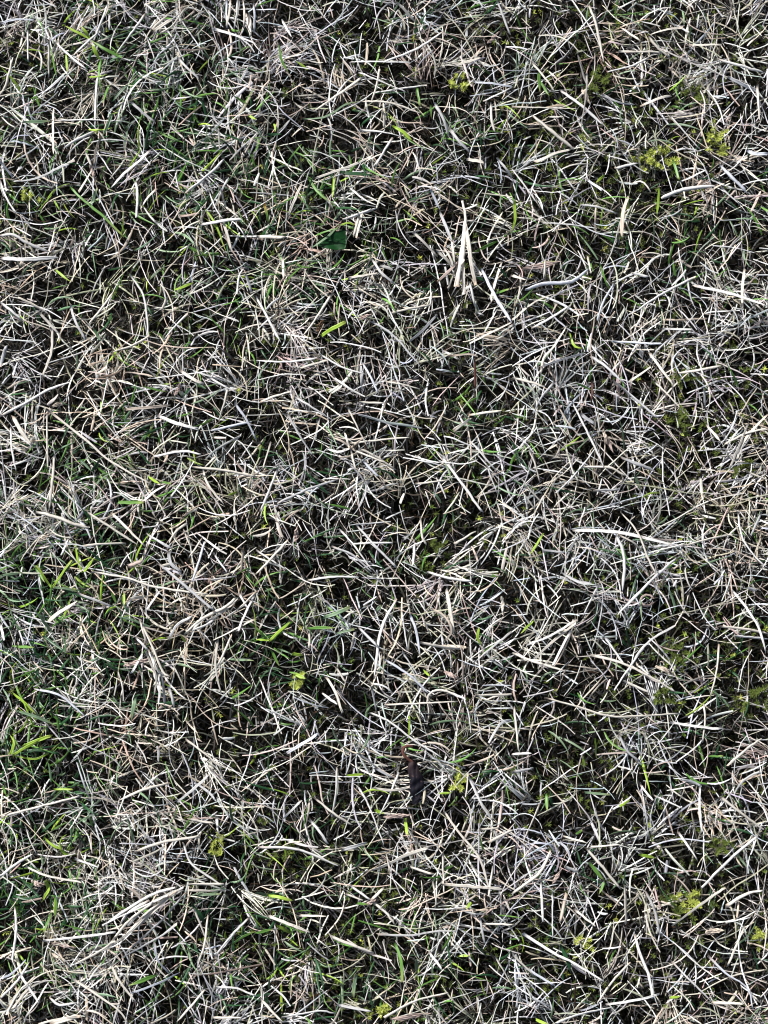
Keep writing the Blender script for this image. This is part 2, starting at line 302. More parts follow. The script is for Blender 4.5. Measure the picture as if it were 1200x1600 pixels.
# ------------------------------------------------------------------ single things traced from the photograph
# tile origin, then entries: colour code, width, then points (tile pixels, three to a photo pixel)
TILES = {
(0,0): """w 16 683,62 620,150 548,246;w 16 456,195 510,178;w 12 345,258 400,205 462,150;w 14 260,195 320,255 405,325;w 12 505,20 480,90 440,190;
w 14 515,60 512,140;w 10 765,318 700,345 640,390 600,450 575,520;w 14 458,360 450,430 445,600;w 10 240,565 400,562 580,568;w 18 250,505 248,600 250,720;
w 18 615,478 660,520 730,575;w 14 445,615 370,650 300,692;t 16 475,640 450,700 440,780;w 16 710,700 640,765 580,815 520,880;w 18 637,850 645,920 640,1018;
w 18 735,885 690,930 660,975;w 16 830,270 880,320 930,365;c 16 0,110 80,90 160,95;w 16 0,445 30,390 60,270;c 22 0,755 60,830;w 14 0,850 30,930 75,1000;
w 20 0,1105 60,1100 140,1145 230,1180;w 14 350,750 250,800 160,840 60,850;w 20 940,1055 1040,1035 1130,1025;w 18 1035,1020 1060,1080 1085,1180;
c 20 1062,0 1062,130;w 20 1000,135 1100,165 1200,205;w 22 1120,0 1110,80;w 16 1150,60 1175,150;t 14 400,710 430,780;t 16 370,900 430,800;w 14 805,465 890,455;
w 16 870,905 940,850 1010,790 1050,745;w 14 230,190 228,360;w 10 1030,870 1060,970;w 12 130,140 132,290;
s 20 105,572 240,568;d 22 600,395 560,435 525,480;d 20 525,530 510,580 480,640;g 14 330,880 400,945 480,1010 580,1110;y 12 960,980 1010,1050 1060,1180;
g 18 880,1155 970,1200;d 12 1040,625 1150,665;s 26 430,955 455,880;g 14 310,250 315,340;g 16 510,400 480,480;g 12 1095,450 1165,490;y 18 1165,540 1200,560""",
(400,0): """w 18 499,361 390,440 275,519;w 10 800,400 700,412 550,435;w 14 485,610 600,620 680,640;w 14 580,320 565,400 540,480;w 10 480,340 560,370 700,430;
w 18 640,645 600,710 560,780;w 20 835,480 880,560 905,640;w 18 905,600 950,660 1000,710;w 14 540,735 460,770 380,800 280,835;w 14 430,870 500,930 575,965;
t 14 930,310 990,290 1050,270;t 22 985,745 1065,760;w 12 875,150 800,200 740,235 600,290;w 10 440,290 520,288 720,290;w 14 1100,480 1105,560 1120,620;
w 12 1065,475 1200,410;c 12 1020,385 1100,390 1200,405;w 12 1130,0 1190,160;w 14 660,10 745,100;w 22 735,1085 790,1140 850,1200;c 20 860,990 890,1060 920,1130;
c 14 820,890 860,980;w 20 0,1110 140,1112;w 14 470,1115 485,1050 500,990;w 12 430,1020 540,980;w 14 120,90 165,170;w 14 600,530 600,600;
w 14 215,860 180,940 150,1010;w 14 1130,740 1170,790 1200,830;c 16 0,45 100,45;w 10 490,475 620,480 770,530;
s 10 220,560 330,545 420,490 490,475;y 20 640,590 690,620 740,665;g 14 755,410 768,500;g 10 820,490 822,555;g 18 245,835 290,900 340,945;g 18 365,825 360,930;
d 24 390,805 460,815 550,820;g 20 1130,1130 1070,1160 1005,1190;g 14 110,210 120,280 155,345;d 14 50,630 120,628;o 18 40,950 50,1000 60,1050;g 16 80,890 100,980""",
(800,0): """w 16 360,20 395,120 430,290;w 12 500,240 620,242 750,243;w 12 350,345 350,420 325,595;w 22 95,540 180,610 290,700;w 16 0,790 60,870 110,940;w 18 480,790 590,765;
t 20 110,760 200,720 280,700;w 24 700,930 800,890 950,870;c 22 970,770 1030,830 1095,895;c 26 1100,705 1140,720 1200,720;w 22 1010,360 1080,395 1160,430;
w 20 1150,400 1155,480 1160,560;t 24 545,920 520,1000 515,1110;w 14 90,290 160,370 200,430;w 14 220,420 320,490 430,590;w 12 420,440 500,480 570,490;
w 12 640,270 560,310 450,335;w 12 510,130 600,190;w 10 830,210 980,210;w 14 640,170 680,220 740,270;t 16 800,130 720,140 650,160;w 14 970,280 1080,310 1180,340;
w 12 320,960 400,970 490,1000;c 14 350,840 420,890;t 14 600,500 690,460 750,450;w 10 0,500 150,505 300,510;w 10 980,880 1070,960;w 10 560,860 610,850 650,900;w 10 740,540 800,610 880,700;
g 22 125,330 130,430;g 16 130,380 175,450;g 18 755,750 785,850;y 16 10,940 15,1060;g 14 690,880 680,1020;y 18 435,820 395,855""",
(0,400): """w 24 0,10 120,15 270,5;w 18 0,215 50,255 105,300;w 14 180,260 270,360;w 16 245,335 240,450 200,560;w 14 330,230 355,310 400,390;w 12 610,90 670,180 690,300 695,380;
w 16 785,190 755,260;w 12 880,270 820,330 770,390;w 12 700,375 620,420 530,450;w 16 0,750 100,700 220,630 330,590;w 14 220,720 400,860 500,950 600,1010 710,1070;
t 24 60,750 100,820 150,890;w 10 220,740 222,900 225,1000;w 12 50,800 55,900 75,1010;w 22 735,745 830,785 930,810;w 20 840,530 900,575 955,600;w 14 980,570 1050,610 1110,640;
w 14 1070,610 1050,690 1025,770;c 18 1100,690 1150,760 1200,860;c 16 990,820 1070,800 1180,775;w 14 900,990 1050,1005 1200,1035;w 12 1010,940 960,990;
w 12 950,1000 980,1080 1050,1160;w 16 255,930 245,1060 230,1190;w 12 800,1130 850,1060 910,960;w 14 720,940 850,915 940,930;t 14 530,170 480,240 410,330;
c 22 0,520 30,420;c 14 60,560 80,500;t 18 580,720 700,710 800,700;w 14 670,1150 730,1100 780,1070;w 12 1110,180 1120,100 1140,60;w 14 1150,80 1180,170;
g 12 670,612 730,625 785,638;g 22 550,1155 670,1155;y 14 695,1035 750,1070;g 12 755,1060 800,1065;y 16 255,60 290,90 330,120;g 14 820,160 870,140 910,125;
d 18 440,340 470,400;d 20 430,1010 465,960;d 16 370,950 430,1010""",
(400,400): """w 14 0,190 60,300 115,405;w 18 355,180 290,280 225,370;w 14 125,0 130,110;w 12 0,490 150,495 280,480;w 14 210,525 330,490;w 20 20,685 80,660 160,635;
w 10 300,460 400,520 515,555;w 12 430,710 470,790 525,900;c 14 540,305 640,370 740,480 770,520;c 18 150,740 210,850 270,940;w 18 1000,745 1150,725;w 16 480,900 560,940 650,1000;
w 10 430,880 600,860 720,850;w 14 180,660 280,720 360,770;w 12 620,270 730,245 820,230;w 14 540,10 590,80 650,130;c 16 720,400 780,350 850,275;w 14 430,105 570,80;
w 16 1150,30 1120,130 1100,210;t 12 900,470 1000,460 1040,470;w 10 1200,310 1100,360 1000,410;w 10 1130,250 1070,360;c 14 500,500 540,570 570,640;w 12 480,685 600,690;
c 14 500,960 570,1030;w 10 610,590 680,600 770,625;w 14 870,940 960,1060 1060,1200;w 10 990,850 1060,930 1120,1000;w 10 1080,980 1130,1110;t 24 925,820 1005,760;
w 12 740,1070 900,1050;c 12 100,1160 250,1090 380,1050;w 10 70,870 30,1000;w 12 105,990 50,1130 20,1200;c 20 1056,57 1113,174 1200,315;
g 26 305,375 360,340 420,310;g 16 1110,180 1185,155;b 14 1025,480 1028,620;y 16 1215,-261 1215,-171 1197,-108;d 18 1140,51 1179,102;d 20 1029,99 1098,123""",
(800,400): """w 18 850,140 1000,170 1100,200 1200,235;t 18 1090,60 1080,150 1080,240;w 20 560,80 640,95;w 12 0,300 100,220 190,180;w 14 90,340 200,280 265,235;
w 12 860,95 700,180 580,260;t 16 255,330 200,420 150,480 135,560;c 12 470,400 640,410 700,410;c 20 370,470 430,510 520,590;c 14 470,580 590,680 680,760;w 18 640,450 700,530 755,600;
w 12 670,590 740,660 850,780;w 14 780,550 900,530 980,515;w 16 550,590 650,520;w 14 0,570 80,590 150,610;c 14 200,590 140,660 100,740;w 12 280,680 340,800 400,920 430,990;
w 18 910,790 975,865;c 20 510,945 600,980 660,1000;w 16 1110,780 1060,900 1020,1000;w 14 1200,740 1100,850 1050,960;w 12 1000,880 1100,830 1190,810;w 12 80,910 110,980 130,1060;
w 14 330,990 450,990 530,1030;w 10 870,400 870,470 900,560;c 12 480,130 430,210 400,300;c 12 130,520 250,480 340,455;w 12 700,340 840,345;w 12 355,0 370,80;w 12 160,0 150,100;
c 22 60,160 150,130 280,120 360,60;t 26 0,90 60,110;c 20 320,740 390,790;c 14 380,1100 500,1095;w 12 900,620 905,700;w 14 1100,1010 1200,1050;
s 22 575,1030 605,1100;y 16 270,360 290,420 330,430;g 12 300,595 380,630;g 18 10,750 50,760;b 14 375,590 375,680;g 12 410,30 440,120 460,160;d 12 840,330 790,400""",
(0,800): """w 22 170,0 250,20 330,50 415,75;w 18 395,160 480,150 590,148;w 16 410,0 500,60 640,150;w 16 520,0 600,80 680,160;w 12 430,280 600,310 700,345 850,370 970,385;
w 14 1085,580 1060,640 1020,720;w 16 1020,600 1010,720 1035,850;w 16 790,600 830,530 900,490;w 20 1110,400 1050,450 950,500 870,570;w 12 1200,500 1100,550 1000,600;
w 18 340,1060 430,1110 520,1150 570,1200;c 12 160,830 280,860 400,960;w 14 870,1065 950,1125 1040,1200;c 14 960,140 930,240 900,330;c 22 790,180 800,240 850,280;
c 18 740,240 850,330 1000,460;c 14 1000,190 1060,280;w 12 980,320 1110,300;w 10 860,80 890,160;w 12 690,455 750,370;w 14 360,380 440,410 530,445;w 14 1120,380 1165,460;
t 14 1140,170 1130,280;w 22 0,520 20,600;c 18 0,210 25,180;w 12 830,690 760,705;t 26 225,515 280,470 360,420;w 16 876,54 825,90 792,144;w 14 687,102 750,141 804,171;
w 20 750,255 831,240;p 26 600,255 666,231;w 14 945,126 885,216;w 16 600,408 687,393;
s 18 0,300 60,290 110,285;g 22 300,285 340,230;g 18 395,280 440,215;g 16 165,260 210,330;g 18 520,370 545,430;y 16 582,380 583,440;g 22 60,630 160,635;
d 18 300,365 370,390 430,415;d 18 200,580 310,660;y 20 60,850 120,900 170,950;s 20 70,930 180,965 270,1005;s 26 635,870 625,920 615,980;g 22 105,1100 180,1070 240,1050;
g 14 1165,520 1200,540;g 14 850,580 870,610;s 16 1070,690 1190,695""",
(400,800): """w 20 660,408 609,495 579,585 567,675 555,780;c 16 723,480 750,555 768,666;w 10 684,465 711,651;w 22 891,360 909,450 924,564;t 18 771,612 855,630 960,642;
c 18 480,540 570,630;w 12 603,903 780,897 945,888;c 14 600,690 720,765 810,852;w 12 540,804 600,816 642,849;w 12 804,885 816,849 870,834 960,870;w 10 684,654 780,795;
c 16 540,816 564,930;t 12 819,450 885,489 918,555 891,600;w 14 325,770 370,840 405,940;w 14 310,850 380,900;c 16 350,160 450,200 540,280;w 18 240,320 350,305 480,305;
w 12 390,80 470,170 540,270;w 12 470,60 560,160 660,260;w 12 0,180 80,230 140,270;w 14 150,130 60,230 0,290;w 10 450,150 540,145 640,145;w 18 800,280 900,310 1010,325;
w 12 770,20 780,120 800,150;w 14 930,150 1030,90;w 12 1030,285 1150,300;w 12 250,560 250,640;c 20 145,1130 230,1080 290,1040;w 18 890,840 980,875;c 16 480,1130 570,1200;
w 12 530,940 620,980 740,1070 870,1150;w 12 1200,560 1100,640 1030,700;w 16 1090,1080 1150,990 1200,975;w 12 1030,860 1200,855;w 12 375,725 420,800;w 18 735,250 745,150;
g 24 170,510 110,560 65,605;g 18 0,540 60,600;g 20 240,545 370,542;g 16 70,650 110,720;y 22 170,665 215,670;y 24 180,760 230,780;s 14 380,570 460,550;s 24 315,495 390,470 440,445;
y 20 1045,545 1040,590 1060,630;g 14 1070,290 1140,305;y 18 783,738 816,771;y 14 921,669 936,690;s 22 564,465 588,435""",
(800,800): """w 24 285,87 405,87 555,105 771,159;w 20 486,105 519,180 528,270 516,366;c 20 231,285 315,327 375,336;w 16 495,105 570,144 615,189;w 14 777,210 660,315 495,480;
w 12 510,0 585,90 636,210 672,285;w 12 408,336 336,480;w 14 144,180 246,189;w 16 305,505 180,580 70,625;w 16 300,520 200,600 100,690;w 14 275,555 190,720;w 14 0,660 100,700 250,745;
w 18 370,670 520,710 680,790 765,845;w 12 580,710 640,760;w 14 620,630 550,730 480,835;w 12 430,580 530,720;w 16 520,790 640,845;w 12 150,870 300,910 450,955 600,955 790,945;
w 16 740,985 860,1005 985,1018;w 14 10,910 20,1010 30,1120;w 18 0,1135 90,1130;w 12 900,900 905,980 895,1080;w 16 1030,365 1100,450 1160,550 1190,660;w 16 970,535 1100,550 1200,570;
w 14 1045,580 1200,595;w 10 800,160 950,120 1040,105;w 10 1060,0 1080,120 1150,220 1200,260;w 14 1010,1190 1090,1120 1170,1060;w 12 970,620 960,740 930,860;w 12 770,530 650,600 570,690;
c 14 500,1040 540,1120 600,1170;c 12 1170,0 1120,110;
g 14 147,100 110,160 84,200;g 12 390,1060 395,1150;y 20 800,1035 815,1055;y 14 335,1150 338,1200;g 12 920,1145 990,1145;g 12 100,510 40,570""",
(0,1200): """w 14 800,70 680,100 560,150;w 14 980,30 930,80 830,160;w 16 120,280 140,340 170,400;w 16 350,425 460,465;w 12 120,460 220,505 380,535;w 16 630,395 750,350 900,325 940,325;
w 12 880,240 1010,260;w 20 1015,230 1020,300;w 12 860,350 900,450 1040,550;w 14 830,730 750,790 570,890;w 14 975,690 960,820 930,920;w 14 910,660 1000,880;w 12 1170,700 1090,780 1010,880;
w 14 880,545 1050,545;w 14 870,575 1050,575;w 14 345,990 450,1060 560,1140 600,1200;w 14 230,1075 280,1110 360,1100;w 12 520,920 560,1000 640,1100;c 12 600,1060 740,1010 840,960;
w 18 90,960 180,1100;w 16 70,650 75,760 60,900;w 14 0,510 70,455 150,405;w 12 0,230 150,190 380,130;w 14 200,810 400,790 540,770;w 14 860,560 700,640 600,740;w 14 800,600 680,710 580,790;
w 14 700,620 600,680 560,740;w 14 820,560 700,600 480,740;w 12 960,1040 900,1110 830,1190;w 14 1010,1030 1100,1030 1200,1070;w 14 1000,1170 1130,1170;w 26 240,1200 370,1160;
c 14 725,820 740,900 790,960;t 18 240,870 275,890;
g 14 205,325 250,365 300,385;y 12 250,100 340,100;d 18 265,240 190,305;g 22 215,530 235,580;g 22 260,600 258,700;d 16 310,700 280,760;g 14 240,680 205,770;g 14 10,80 30,130;
d 26 900,640 940,690 960,730;s 20 925,597 1040,590;g 24 735,970 670,995 605,1020;g 14 1085,830 1140,790 1200,765""",
(400,1200): """w 14 275,140 360,210 445,265;w 12 380,0 375,120 355,230;w 12 480,90 530,180 600,360;w 12 670,20 620,140 580,220;w 14 250,240 300,300 335,355;w 14 0,372 150,375 250,400 385,460;
w 12 215,150 120,245;w 18 720,90 640,105 550,95;c 20 560,0 640,45;w 22 500,490 600,460 700,410 820,370;w 16 725,465 830,500;w 14 875,395 880,580;w 12 830,530 845,640;
w 20 870,545 1060,560 1160,568;w 16 420,590 500,620;w 14 540,620 610,680 650,730;w 16 570,780 720,785 850,765 940,765;w 18 50,690 150,730 250,770;w 22 350,790 450,830 550,865;
w 16 200,690 330,695;w 14 995,40 1060,170 1110,250;w 12 880,200 950,300 1050,430 1100,600;w 16 1045,290 1140,280;w 18 1090,350 1200,290;w 16 1120,880 1200,1020;w 14 810,860 870,940;
w 12 1110,460 1090,600;w 14 380,1110 540,1140;w 20 20,1080 120,1190;w 14 120,1170 290,1140 370,1150;w 18 600,1170 750,1090 900,1055;t 16 540,620 600,560;w 22 400,385 520,350;
w 14 440,550 540,620;w 12 1050,700 1070,820;w 12 1060,730 1200,735;
g 22 60,600 110,605 170,625;s 14 0,585 60,592;g 18 0,775 80,755;y 22 100,740 160,770;y 18 425,35 510,30;g 20 555,195 600,215;y 18 700,235 708,310;g 20 650,820 680,900 685,1000;
s 24 750,900 755,960;s 22 470,970 455,1070;y 18 1010,630 985,660;y 18 950,880 1000,880;g 14 880,475 930,455;y 16 860,120 920,115;g 14 470,635 525,640""",
(800,1200): """w 20 350,380 420,460 510,570;w 20 975,135 1060,200 1180,290;w 16 1150,320 1040,410 890,560;w 18 180,390 130,490 0,590;w 20 50,775 200,870 300,920 430,1000;c 14 50,930 200,1020;
w 20 575,780 600,870 640,970 660,1080;w 16 625,575 670,670 695,790;w 14 530,550 535,730;w 14 290,660 390,740;t 24 255,590 225,720;w 14 135,530 145,720;w 10 190,580 190,800;
w 20 245,460 305,485;w 12 240,320 350,350;w 12 555,910 480,990 400,1100;w 14 440,1110 600,1085 690,1060;w 14 200,1200 300,1160 480,1120;w 12 740,900 850,1010 930,1090;
w 16 1000,560 900,630 750,740;t 22 1000,650 1100,590 1180,575;w 12 600,80 660,150;w 12 670,130 800,190;w 12 880,80 880,200 890,300;w 14 780,300 870,430;
w 12 130,170 50,350;w 14 940,1100 1080,1105;c 14 920,880 1000,960 1100,1030 1130,1130;w 12 1090,740 1040,860 1010,930;w 16 0,870 100,970;c 20 0,20 100,0;w 12 370,370 500,360;
g 26 365,445 400,490 435,530;g 16 435,530 410,590;y 20 595,405 680,425;g 20 160,120 165,200;g 14 300,310 330,290;d 28 225,830 260,900 275,960;s 14 340,115 460,125;y 16 505,180 550,150;
y 18 110,1180 160,1200;y 18 740,1080 790,1070""",
}
# landmarks the labels refer to
LM = [
 (145,65,'the folded bright green shoot near top left'), (45,190,'the level grey-green blade at upper left'), (20,365,'the broad white straw on the left edge'),
 (300,25,'the tan frayed bundle at the top'), (380,40,'the white bundle touching the top edge'), (215,300,'the forked pale straw pair at upper left'),
 (530,372,'the broad dark green leaf'), (530,147,'the thick diagonal straw near top centre'), (725,380,'the tall pointed tuft'), (630,208,'the yellow-green curled blade'),
 (500,300,'the two green blades above the dark leaf'), (1030,250,'the level yellow moss tuft'), (1115,220,'the tall yellow moss tuft'), (845,130,'the green blade pair in the upper right'),
 (980,335,'the broad hanging tan straw'), (1180,150,'the elbow-shaped straw near the right edge'), (150,690,'the long sweeping straw at left'), (205,785,'the short level bright green blade'),
 (275,665,'the paired white straws left of centre'), (205,608,'the small green blade at left'), (520,513,'the green blade in the middle'), (742,580,'the red-brown upright stem'),
 (545,700,'the tan star tuft below the centre'), (855,550,'the bent tan twig'), (1040,455,'the long straw meeting the right edge'), (950,685,'the ragged brown husk'),
 (990,755,'the small green bud leaf'), (100,890,'the green shoots by the left edge'), (240,1030,'the pale hanging straw bundle'), (370,950,'the split straw sheaf'),
 (430,1010,'the green shoot cluster left of centre'), (593,990,'the long arched straw'), (700,950,'the stout upright straw'), (980,835,'the longest level arched straw'),
 (1010,940,'the curled brown ring husk'), (890,990,'the crossed diagonal straws'), (1180,1090,'the moss patch on the right edge'), (750,988,'the small yellow blade'),
 (645,1215,'the dark shrivelled leaf'), (85,1400,'the green shoots at lower left'), (265,1400,'the combed straw sheaf'), (330,1430,'the dark green blade at lower left'),
 (440,1402,'the curved green blade'), (625,1500,'the slim upright green blade'), (740,1390,'the level straw near bottom centre'), (935,1385,'the bent pale green blade'),
 (1075,1405,'the golden moss tuft'), (1115,1455,'the flat beige leaf flake'), (885,1500,'the dark green blade at lower right'), (990,1500,'the stout slanting straw at lower right'),
 (1150,1265,'the thick straw at right'), (90,1560,'the straw heap in the bottom left corner'), (610,1590,'the reddish litter at the bottom edge'), (190,1200,'the pale straws at lower left'),
]
def bearing(px, py, lx, ly):
    dx, dy = px-lx, py-ly; r = math.hypot(dx, dy)
    if r < 16: return 'touching'
    a = math.degrees(math.atan2(-dy, dx)) % 360
    d = ['right of', 'above and right of', 'above', 'above and left of', 'left of', 'below and left of', 'below', 'below and right of'][int((a+22.5)//45) % 8]
    return ('just ' if r < 42 else '') + d
used_labels = set()
CN = dict(w='cream', c='cool grey-white', t='tan', p='pinkish brown', g='green', y='yellow-green', d='dark green', s='grey-green', o='orange-tipped green', b='red-brown')
def describe(code, wpx, pts, noun):
    P = np.array(pts, float); L = np.hypot(*np.diff(P, axis=0).T).sum(); ch = np.hypot(*(P[-1]-P[0]))
    mid = P[len(P)//2] if len(P) > 2 else P.mean(0)
    a = math.degrees(math.atan2(-(P[-1]-P[0])[1], (P[-1]-P[0])[0])) % 180
    ori = 'lying level' if a < 16 or a > 164 else 'rising rightward' if a < 66 else 'standing upright' if a < 114 else 'falling rightward'
    if ori == 'standing upright': ori = 'lying upright'
    size = ('long' if L > 95 else 'medium' if L > 45 else 'short')
    wid = ('thick' if wpx >= 6.3 else 'thin' if wpx <= 4.1 else '')
    bend = 'curved' if ch/max(L, 1) < .975 else 'straight' if len(P) == 2 else ''
    near = sorted(LM, key=lambda l: math.hypot(l[0]-mid[0], l[1]-mid[1]))
    def tell(l, extra=''):
        dd = math.hypot(l[0]-mid[0], l[1]-mid[1])
        return ' '.join(x for x in [size, wid, bend, CN[code], noun, ori] if x) + ', ' + bearing(mid[0], mid[1], l[0], l[1]) + ' ' + l[2] + extra
    def lean():
        return ['nearly level', 'gently sloped', 'steeply sloped', 'almost vertical'][int(min(a, 180-a)//22.6)]
    tries = [tell(l) for l in near[:2]]
    tries += [tell(l).replace(noun+' '+ori, noun+' '+lean()+(' up' if a < 90 else ' down')+' rightward') for l in near[:2]]
    tries += [' '.join(x for x in [size, bend, CN[code], noun] if x) + ', ' + bearing(mid[0], mid[1], l[0], l[1]) + ' ' + l[2] + ', ' + ('upper' if mid[1] < l[1] else 'lower') + ' one' for l in near[:1]]
    tries += [tell(l) for l in near[2:6]]
    for lab in tries:
        if len(lab.split()) > 16: lab = lab.replace('medium ', '').replace(' lying level', ' level')
        if len(lab.split()) > 16: continue
        if lab not in used_labels: used_labels.add(lab); return lab
    lab = f'{size} {CN[code]} {noun} {ori}, near ' + near[0][2]; used_labels.add(lab); FALL.append(lab); return lab

FALL = []
KEY = dict(w=['white', 'white', 'cream', 'cream'], c=['cool', 'grey'], t=['tan', 'cream'], p=['pink'], g=['green', 'green', 'yellowgreen'], y=['yellowgreen'], d=['darkgreen'], s=['greygreen'], o=['green'], b=['red'])
def spline(P, n):
    """Catmull-Rom through P, n points"""
    P = np.asarray(P, float)
    if len(P) == 2: return P[0] + (P[1]-P[0])*np.linspace(0, 1, n)[:, None]
    Q = np.vstack([2*P[0]-P[1], P, 2*P[-1]-P[-2]]); s = np.linspace(0, len(P)-1-1e-6, n); i = s.astype(int); u = (s-i)[:, None]
    a, b, c, d = Q[i], Q[i+1], Q[i+2], Q[i+3]
    return .5*(2*b+(c-a)*u+(2*a-5*b+4*c-d)*u**2+(3*b-a-3*c+d)*u**3)
def blade_mesh(name, W, width, code, kind, mat):
    """W: world centreline. A flattened, folded tube: seven points round, closed ends, ragged cut or pointed tip"""
    segs = max(5, min(16, int(np.linalg.norm(np.diff(W, axis=0), axis=1).sum()/.0028)))
    C = spline(W, segs+1); n = len(C)
    C = C + np.c_[rng.normal(0, .00010, (n, 2)), rng.normal(0, .00014, n)]
    T = np.gradient(C, axis=0); T /= np.linalg.norm(T, axis=1)[:, None]
    S_ = np.cross(np.array([0, 0, 1.]), T); S_ /= np.linalg.norm(S_, axis=1)[:, None]; Nn = np.cross(T, S_)
    t = np.linspace(0, 1, n); roll = rng.normal(0, .28) + rng.normal(0, .5)*(t-.5)
    A = np.cos(roll)[:, None]*S_ + np.sin(roll)[:, None]*Nn; B = -np.sin(roll)[:, None]*S_ + np.cos(roll)[:, None]*Nn
    style = rng.integers(0, 3)
    if kind == 'green':
        wt = np.minimum(1, .55+1.6*t)*np.minimum(1, .12+2.6*(1-t)) if rng.uniform() < .7 else .8+.2*np.sin(3.1*t)
    elif style == 0: wt = .82+.18*np.sin(np.pi*t)
    elif style == 1: wt = 1-.45*t
    else: wt = np.minimum(1, .25+1.5*np.sin(np.pi*np.clip(t*.9+.08, 0, 1)))
    wt = wt*(1+rng.normal(0, .06, n))*.95; hw = width*.5*wt
    round_ = (kind != 'green') and width < .0017 and rng.uniform() < .35
    th = .75 if round_ else .22; fo = 0 if round_ else rng.uniform(.15, .5)*(1 if rng.uniform() < .5 else -1)
    if kind == 'green': fo = -abs(fo)*1.3
    u = np.array([-1, -.55, 0, .55, 1, .5, 0, -.5]); top = np.array([0, .8, 1, .8, 0, -.8, -1, -.8])*th*.5
    if not round_: top = np.array([0, .8, 1, .8, 0, -.8, -1, -.8])*.12
    v = top + fo*(1-np.abs(u))
    k = len(u)
    V = C[:, None] + (A*hw[:, None])[:, None]*u[None, :, None] + (B*hw[:, None])[:, None]*v[None, :, None]
    cut = rng.normal(0, .9, 2)                                     # ends cut askew
    V[0] += T[0]*(u*cut[0]*hw[0])[:, None]; V[-1] += T[-1]*(u*cut[1]*hw[-1])[:, None]
    V[-1] += T[-1]*rng.normal(0, .3, k)[:, None]*hw[-1]
    V = V.reshape(-1, 3); Fq = []
    for i in range(n-1):
        for j in range(k): Fq.append((i*k+j, i*k+(j+1) % k, (i+1)*k+(j+1) % k, (i+1)*k+j))
    for r0 in (0, (n-1)*k):
        for j in (0, 1, 2): Fq.append((r0+j, r0+j+1, r0+7-j-1+0 if j < 3 else 0, r0+(8-j) % 8))
    base = np.array(PAL[KEY[code][rng.integers(len(KEY[code]))]])*(1+rng.normal(0, .06)); col = np.tile(base, (n*k, 1))
    tt = np.repeat(t, k)[:, None]
    if kind == 'green' and code != 'd':                             # yellowed, dried tips
        col = col*(1-np.clip(tt*1.6-1.1, 0, .5)) + np.array([.45, .42, .15])*np.clip(tt*1.6-1.1, 0, .5)
        if code == 'o': col = col*(1-np.clip(1-tt*2, 0, 1)) + np.array([.55, .28, .06])*np.clip(1-tt*2, 0, 1)
    elif kind == 'straw':
        f = np.clip(1-tt*rng.uniform(4, 12), 0, 1)*rng.uniform(0, .7); col = col*(1-f)+np.array([.42, .27, .15])*f
        # darker ribs running along the blade
        rib = np.tile(np.where(np.isin(np.arange(k), [1, 3]), rng.uniform(.78, .98), 1.0), n)[:, None]; col = col*rib
    arc = np.concatenate([[0], np.cumsum(np.linalg.norm(np.diff(C, axis=0), axis=1))])
    fib = np.stack([np.broadcast_to(u[None]*hw[:, None]*3200 + rng.uniform(0, 900), (n, k)), np.broadcast_to(arc[:, None]*160, (n, k)), np.broadcast_to(top[None]*3, (n, k))], -1).reshape(-1, 3)
    me = raw_mesh(name, V, np.array(Fq), np.clip(col, .004, .78), smooth=True, fib=fib); me.materials.append(mat)
    return me
def path3d(pts, lift, z_end=None):
    mid = pts[len(pts)//2]; g0 = at(*mid)
    zt = float(top_z(g0.x, g0.y)); W = []
    n = len(pts); tilt = rng.normal(0, .0022)
    for i, (x, y) in enumerate(pts):
        u = i/(n-1)-.5; z = zt + lift + tilt*u*2 + (-.0015 if i in (0, n-1) else 0)
        if z_end is not None and i == 0: z = z_end
        z = max(z, .003); p = at(x, y, z); W.append((p.x, p.y, p.z))
    return np.array(W)

def single(name, code, wpx, pts, parent=None, label=None, cat=None, group=None, lift=None, noun=None):
    kind = 'straw' if code in 'wctpb' else 'green'
    W = path3d(pts, rng.uniform(.0060, .0105) if lift is None else lift, None)
    c = W.mean(0); me = blade_mesh(name, W-c, wpx*MM*(.9 if wpx < 5 else .8), code, kind, M_STRAW if kind == 'straw' else M_GREEN)
    o = bpy.data.objects.new(name, me); COL.objects.link(o); o.location = c
    if parent is not None:
        o.parent = parent; o.location = Vector(c)-parent.location
    else:
        o['label'] = label or describe(code, wpx, pts, noun or ('straw' if kind == 'straw' else 'grass blade'))
        o['category'] = cat or ('straw' if kind == 'straw' else 'grass blade')
        o['group'] = group or ('dry straws lying on the lawn' if kind == 'straw' else 'green blades in the dead grass')
    return o

HAND = {}     # labels written by hand for the most striking blades: nearest traced middle point
for x, y, l in [
 (1000,838,'longest thick cream straw on the right, arched level above a downward hooked one'),
 (530,147,'thick straight cream straw slanting up rightward near the top centre'),
 (593,995,'long arched cream straw curving down left of the stout upright straw, below the centre'),
 (205,785,'short level bright green blade on the left, halfway down'),
 (520,514,'short pointed bright green blade rising rightward in the middle of the lawn'),
 (742,583,'thin dark red-brown stem standing upright right of the centre'),
 (170,750,'very long thin cream straw sweeping down rightward on the left side'),
 (853,550,'bent tan twig right of centre, hooked at its lower end'),
 (880,1500,'broad dark green blade slanting among cream straws in the lower right'),
 (440,1402,'short curved mid-green blade just left of the bottom centre'),
 (627,1500,'slim bright green blade pointing up in the bottom centre'),
 (940,1365,'broad pale green blade slanting down rightward in the lower right'),
 (630,208,'yellow-green blade curled at its end, upper centre'),
 (974,890,'thick cream straw hooking downward below the longest level arched straw')]: HAND[(x, y)] = l
items = []
for (ox, oy), txt in TILES.items():
    for e in txt.replace('\n', '').split(';'):
        e = e.split()
        if not e: continue
        pts = [(ox+float(a.split(',')[0])/3, oy+float(a.split(',')[1])/3) for a in e[2:]]
        items.append((e[0], float(e[1])/3, pts))
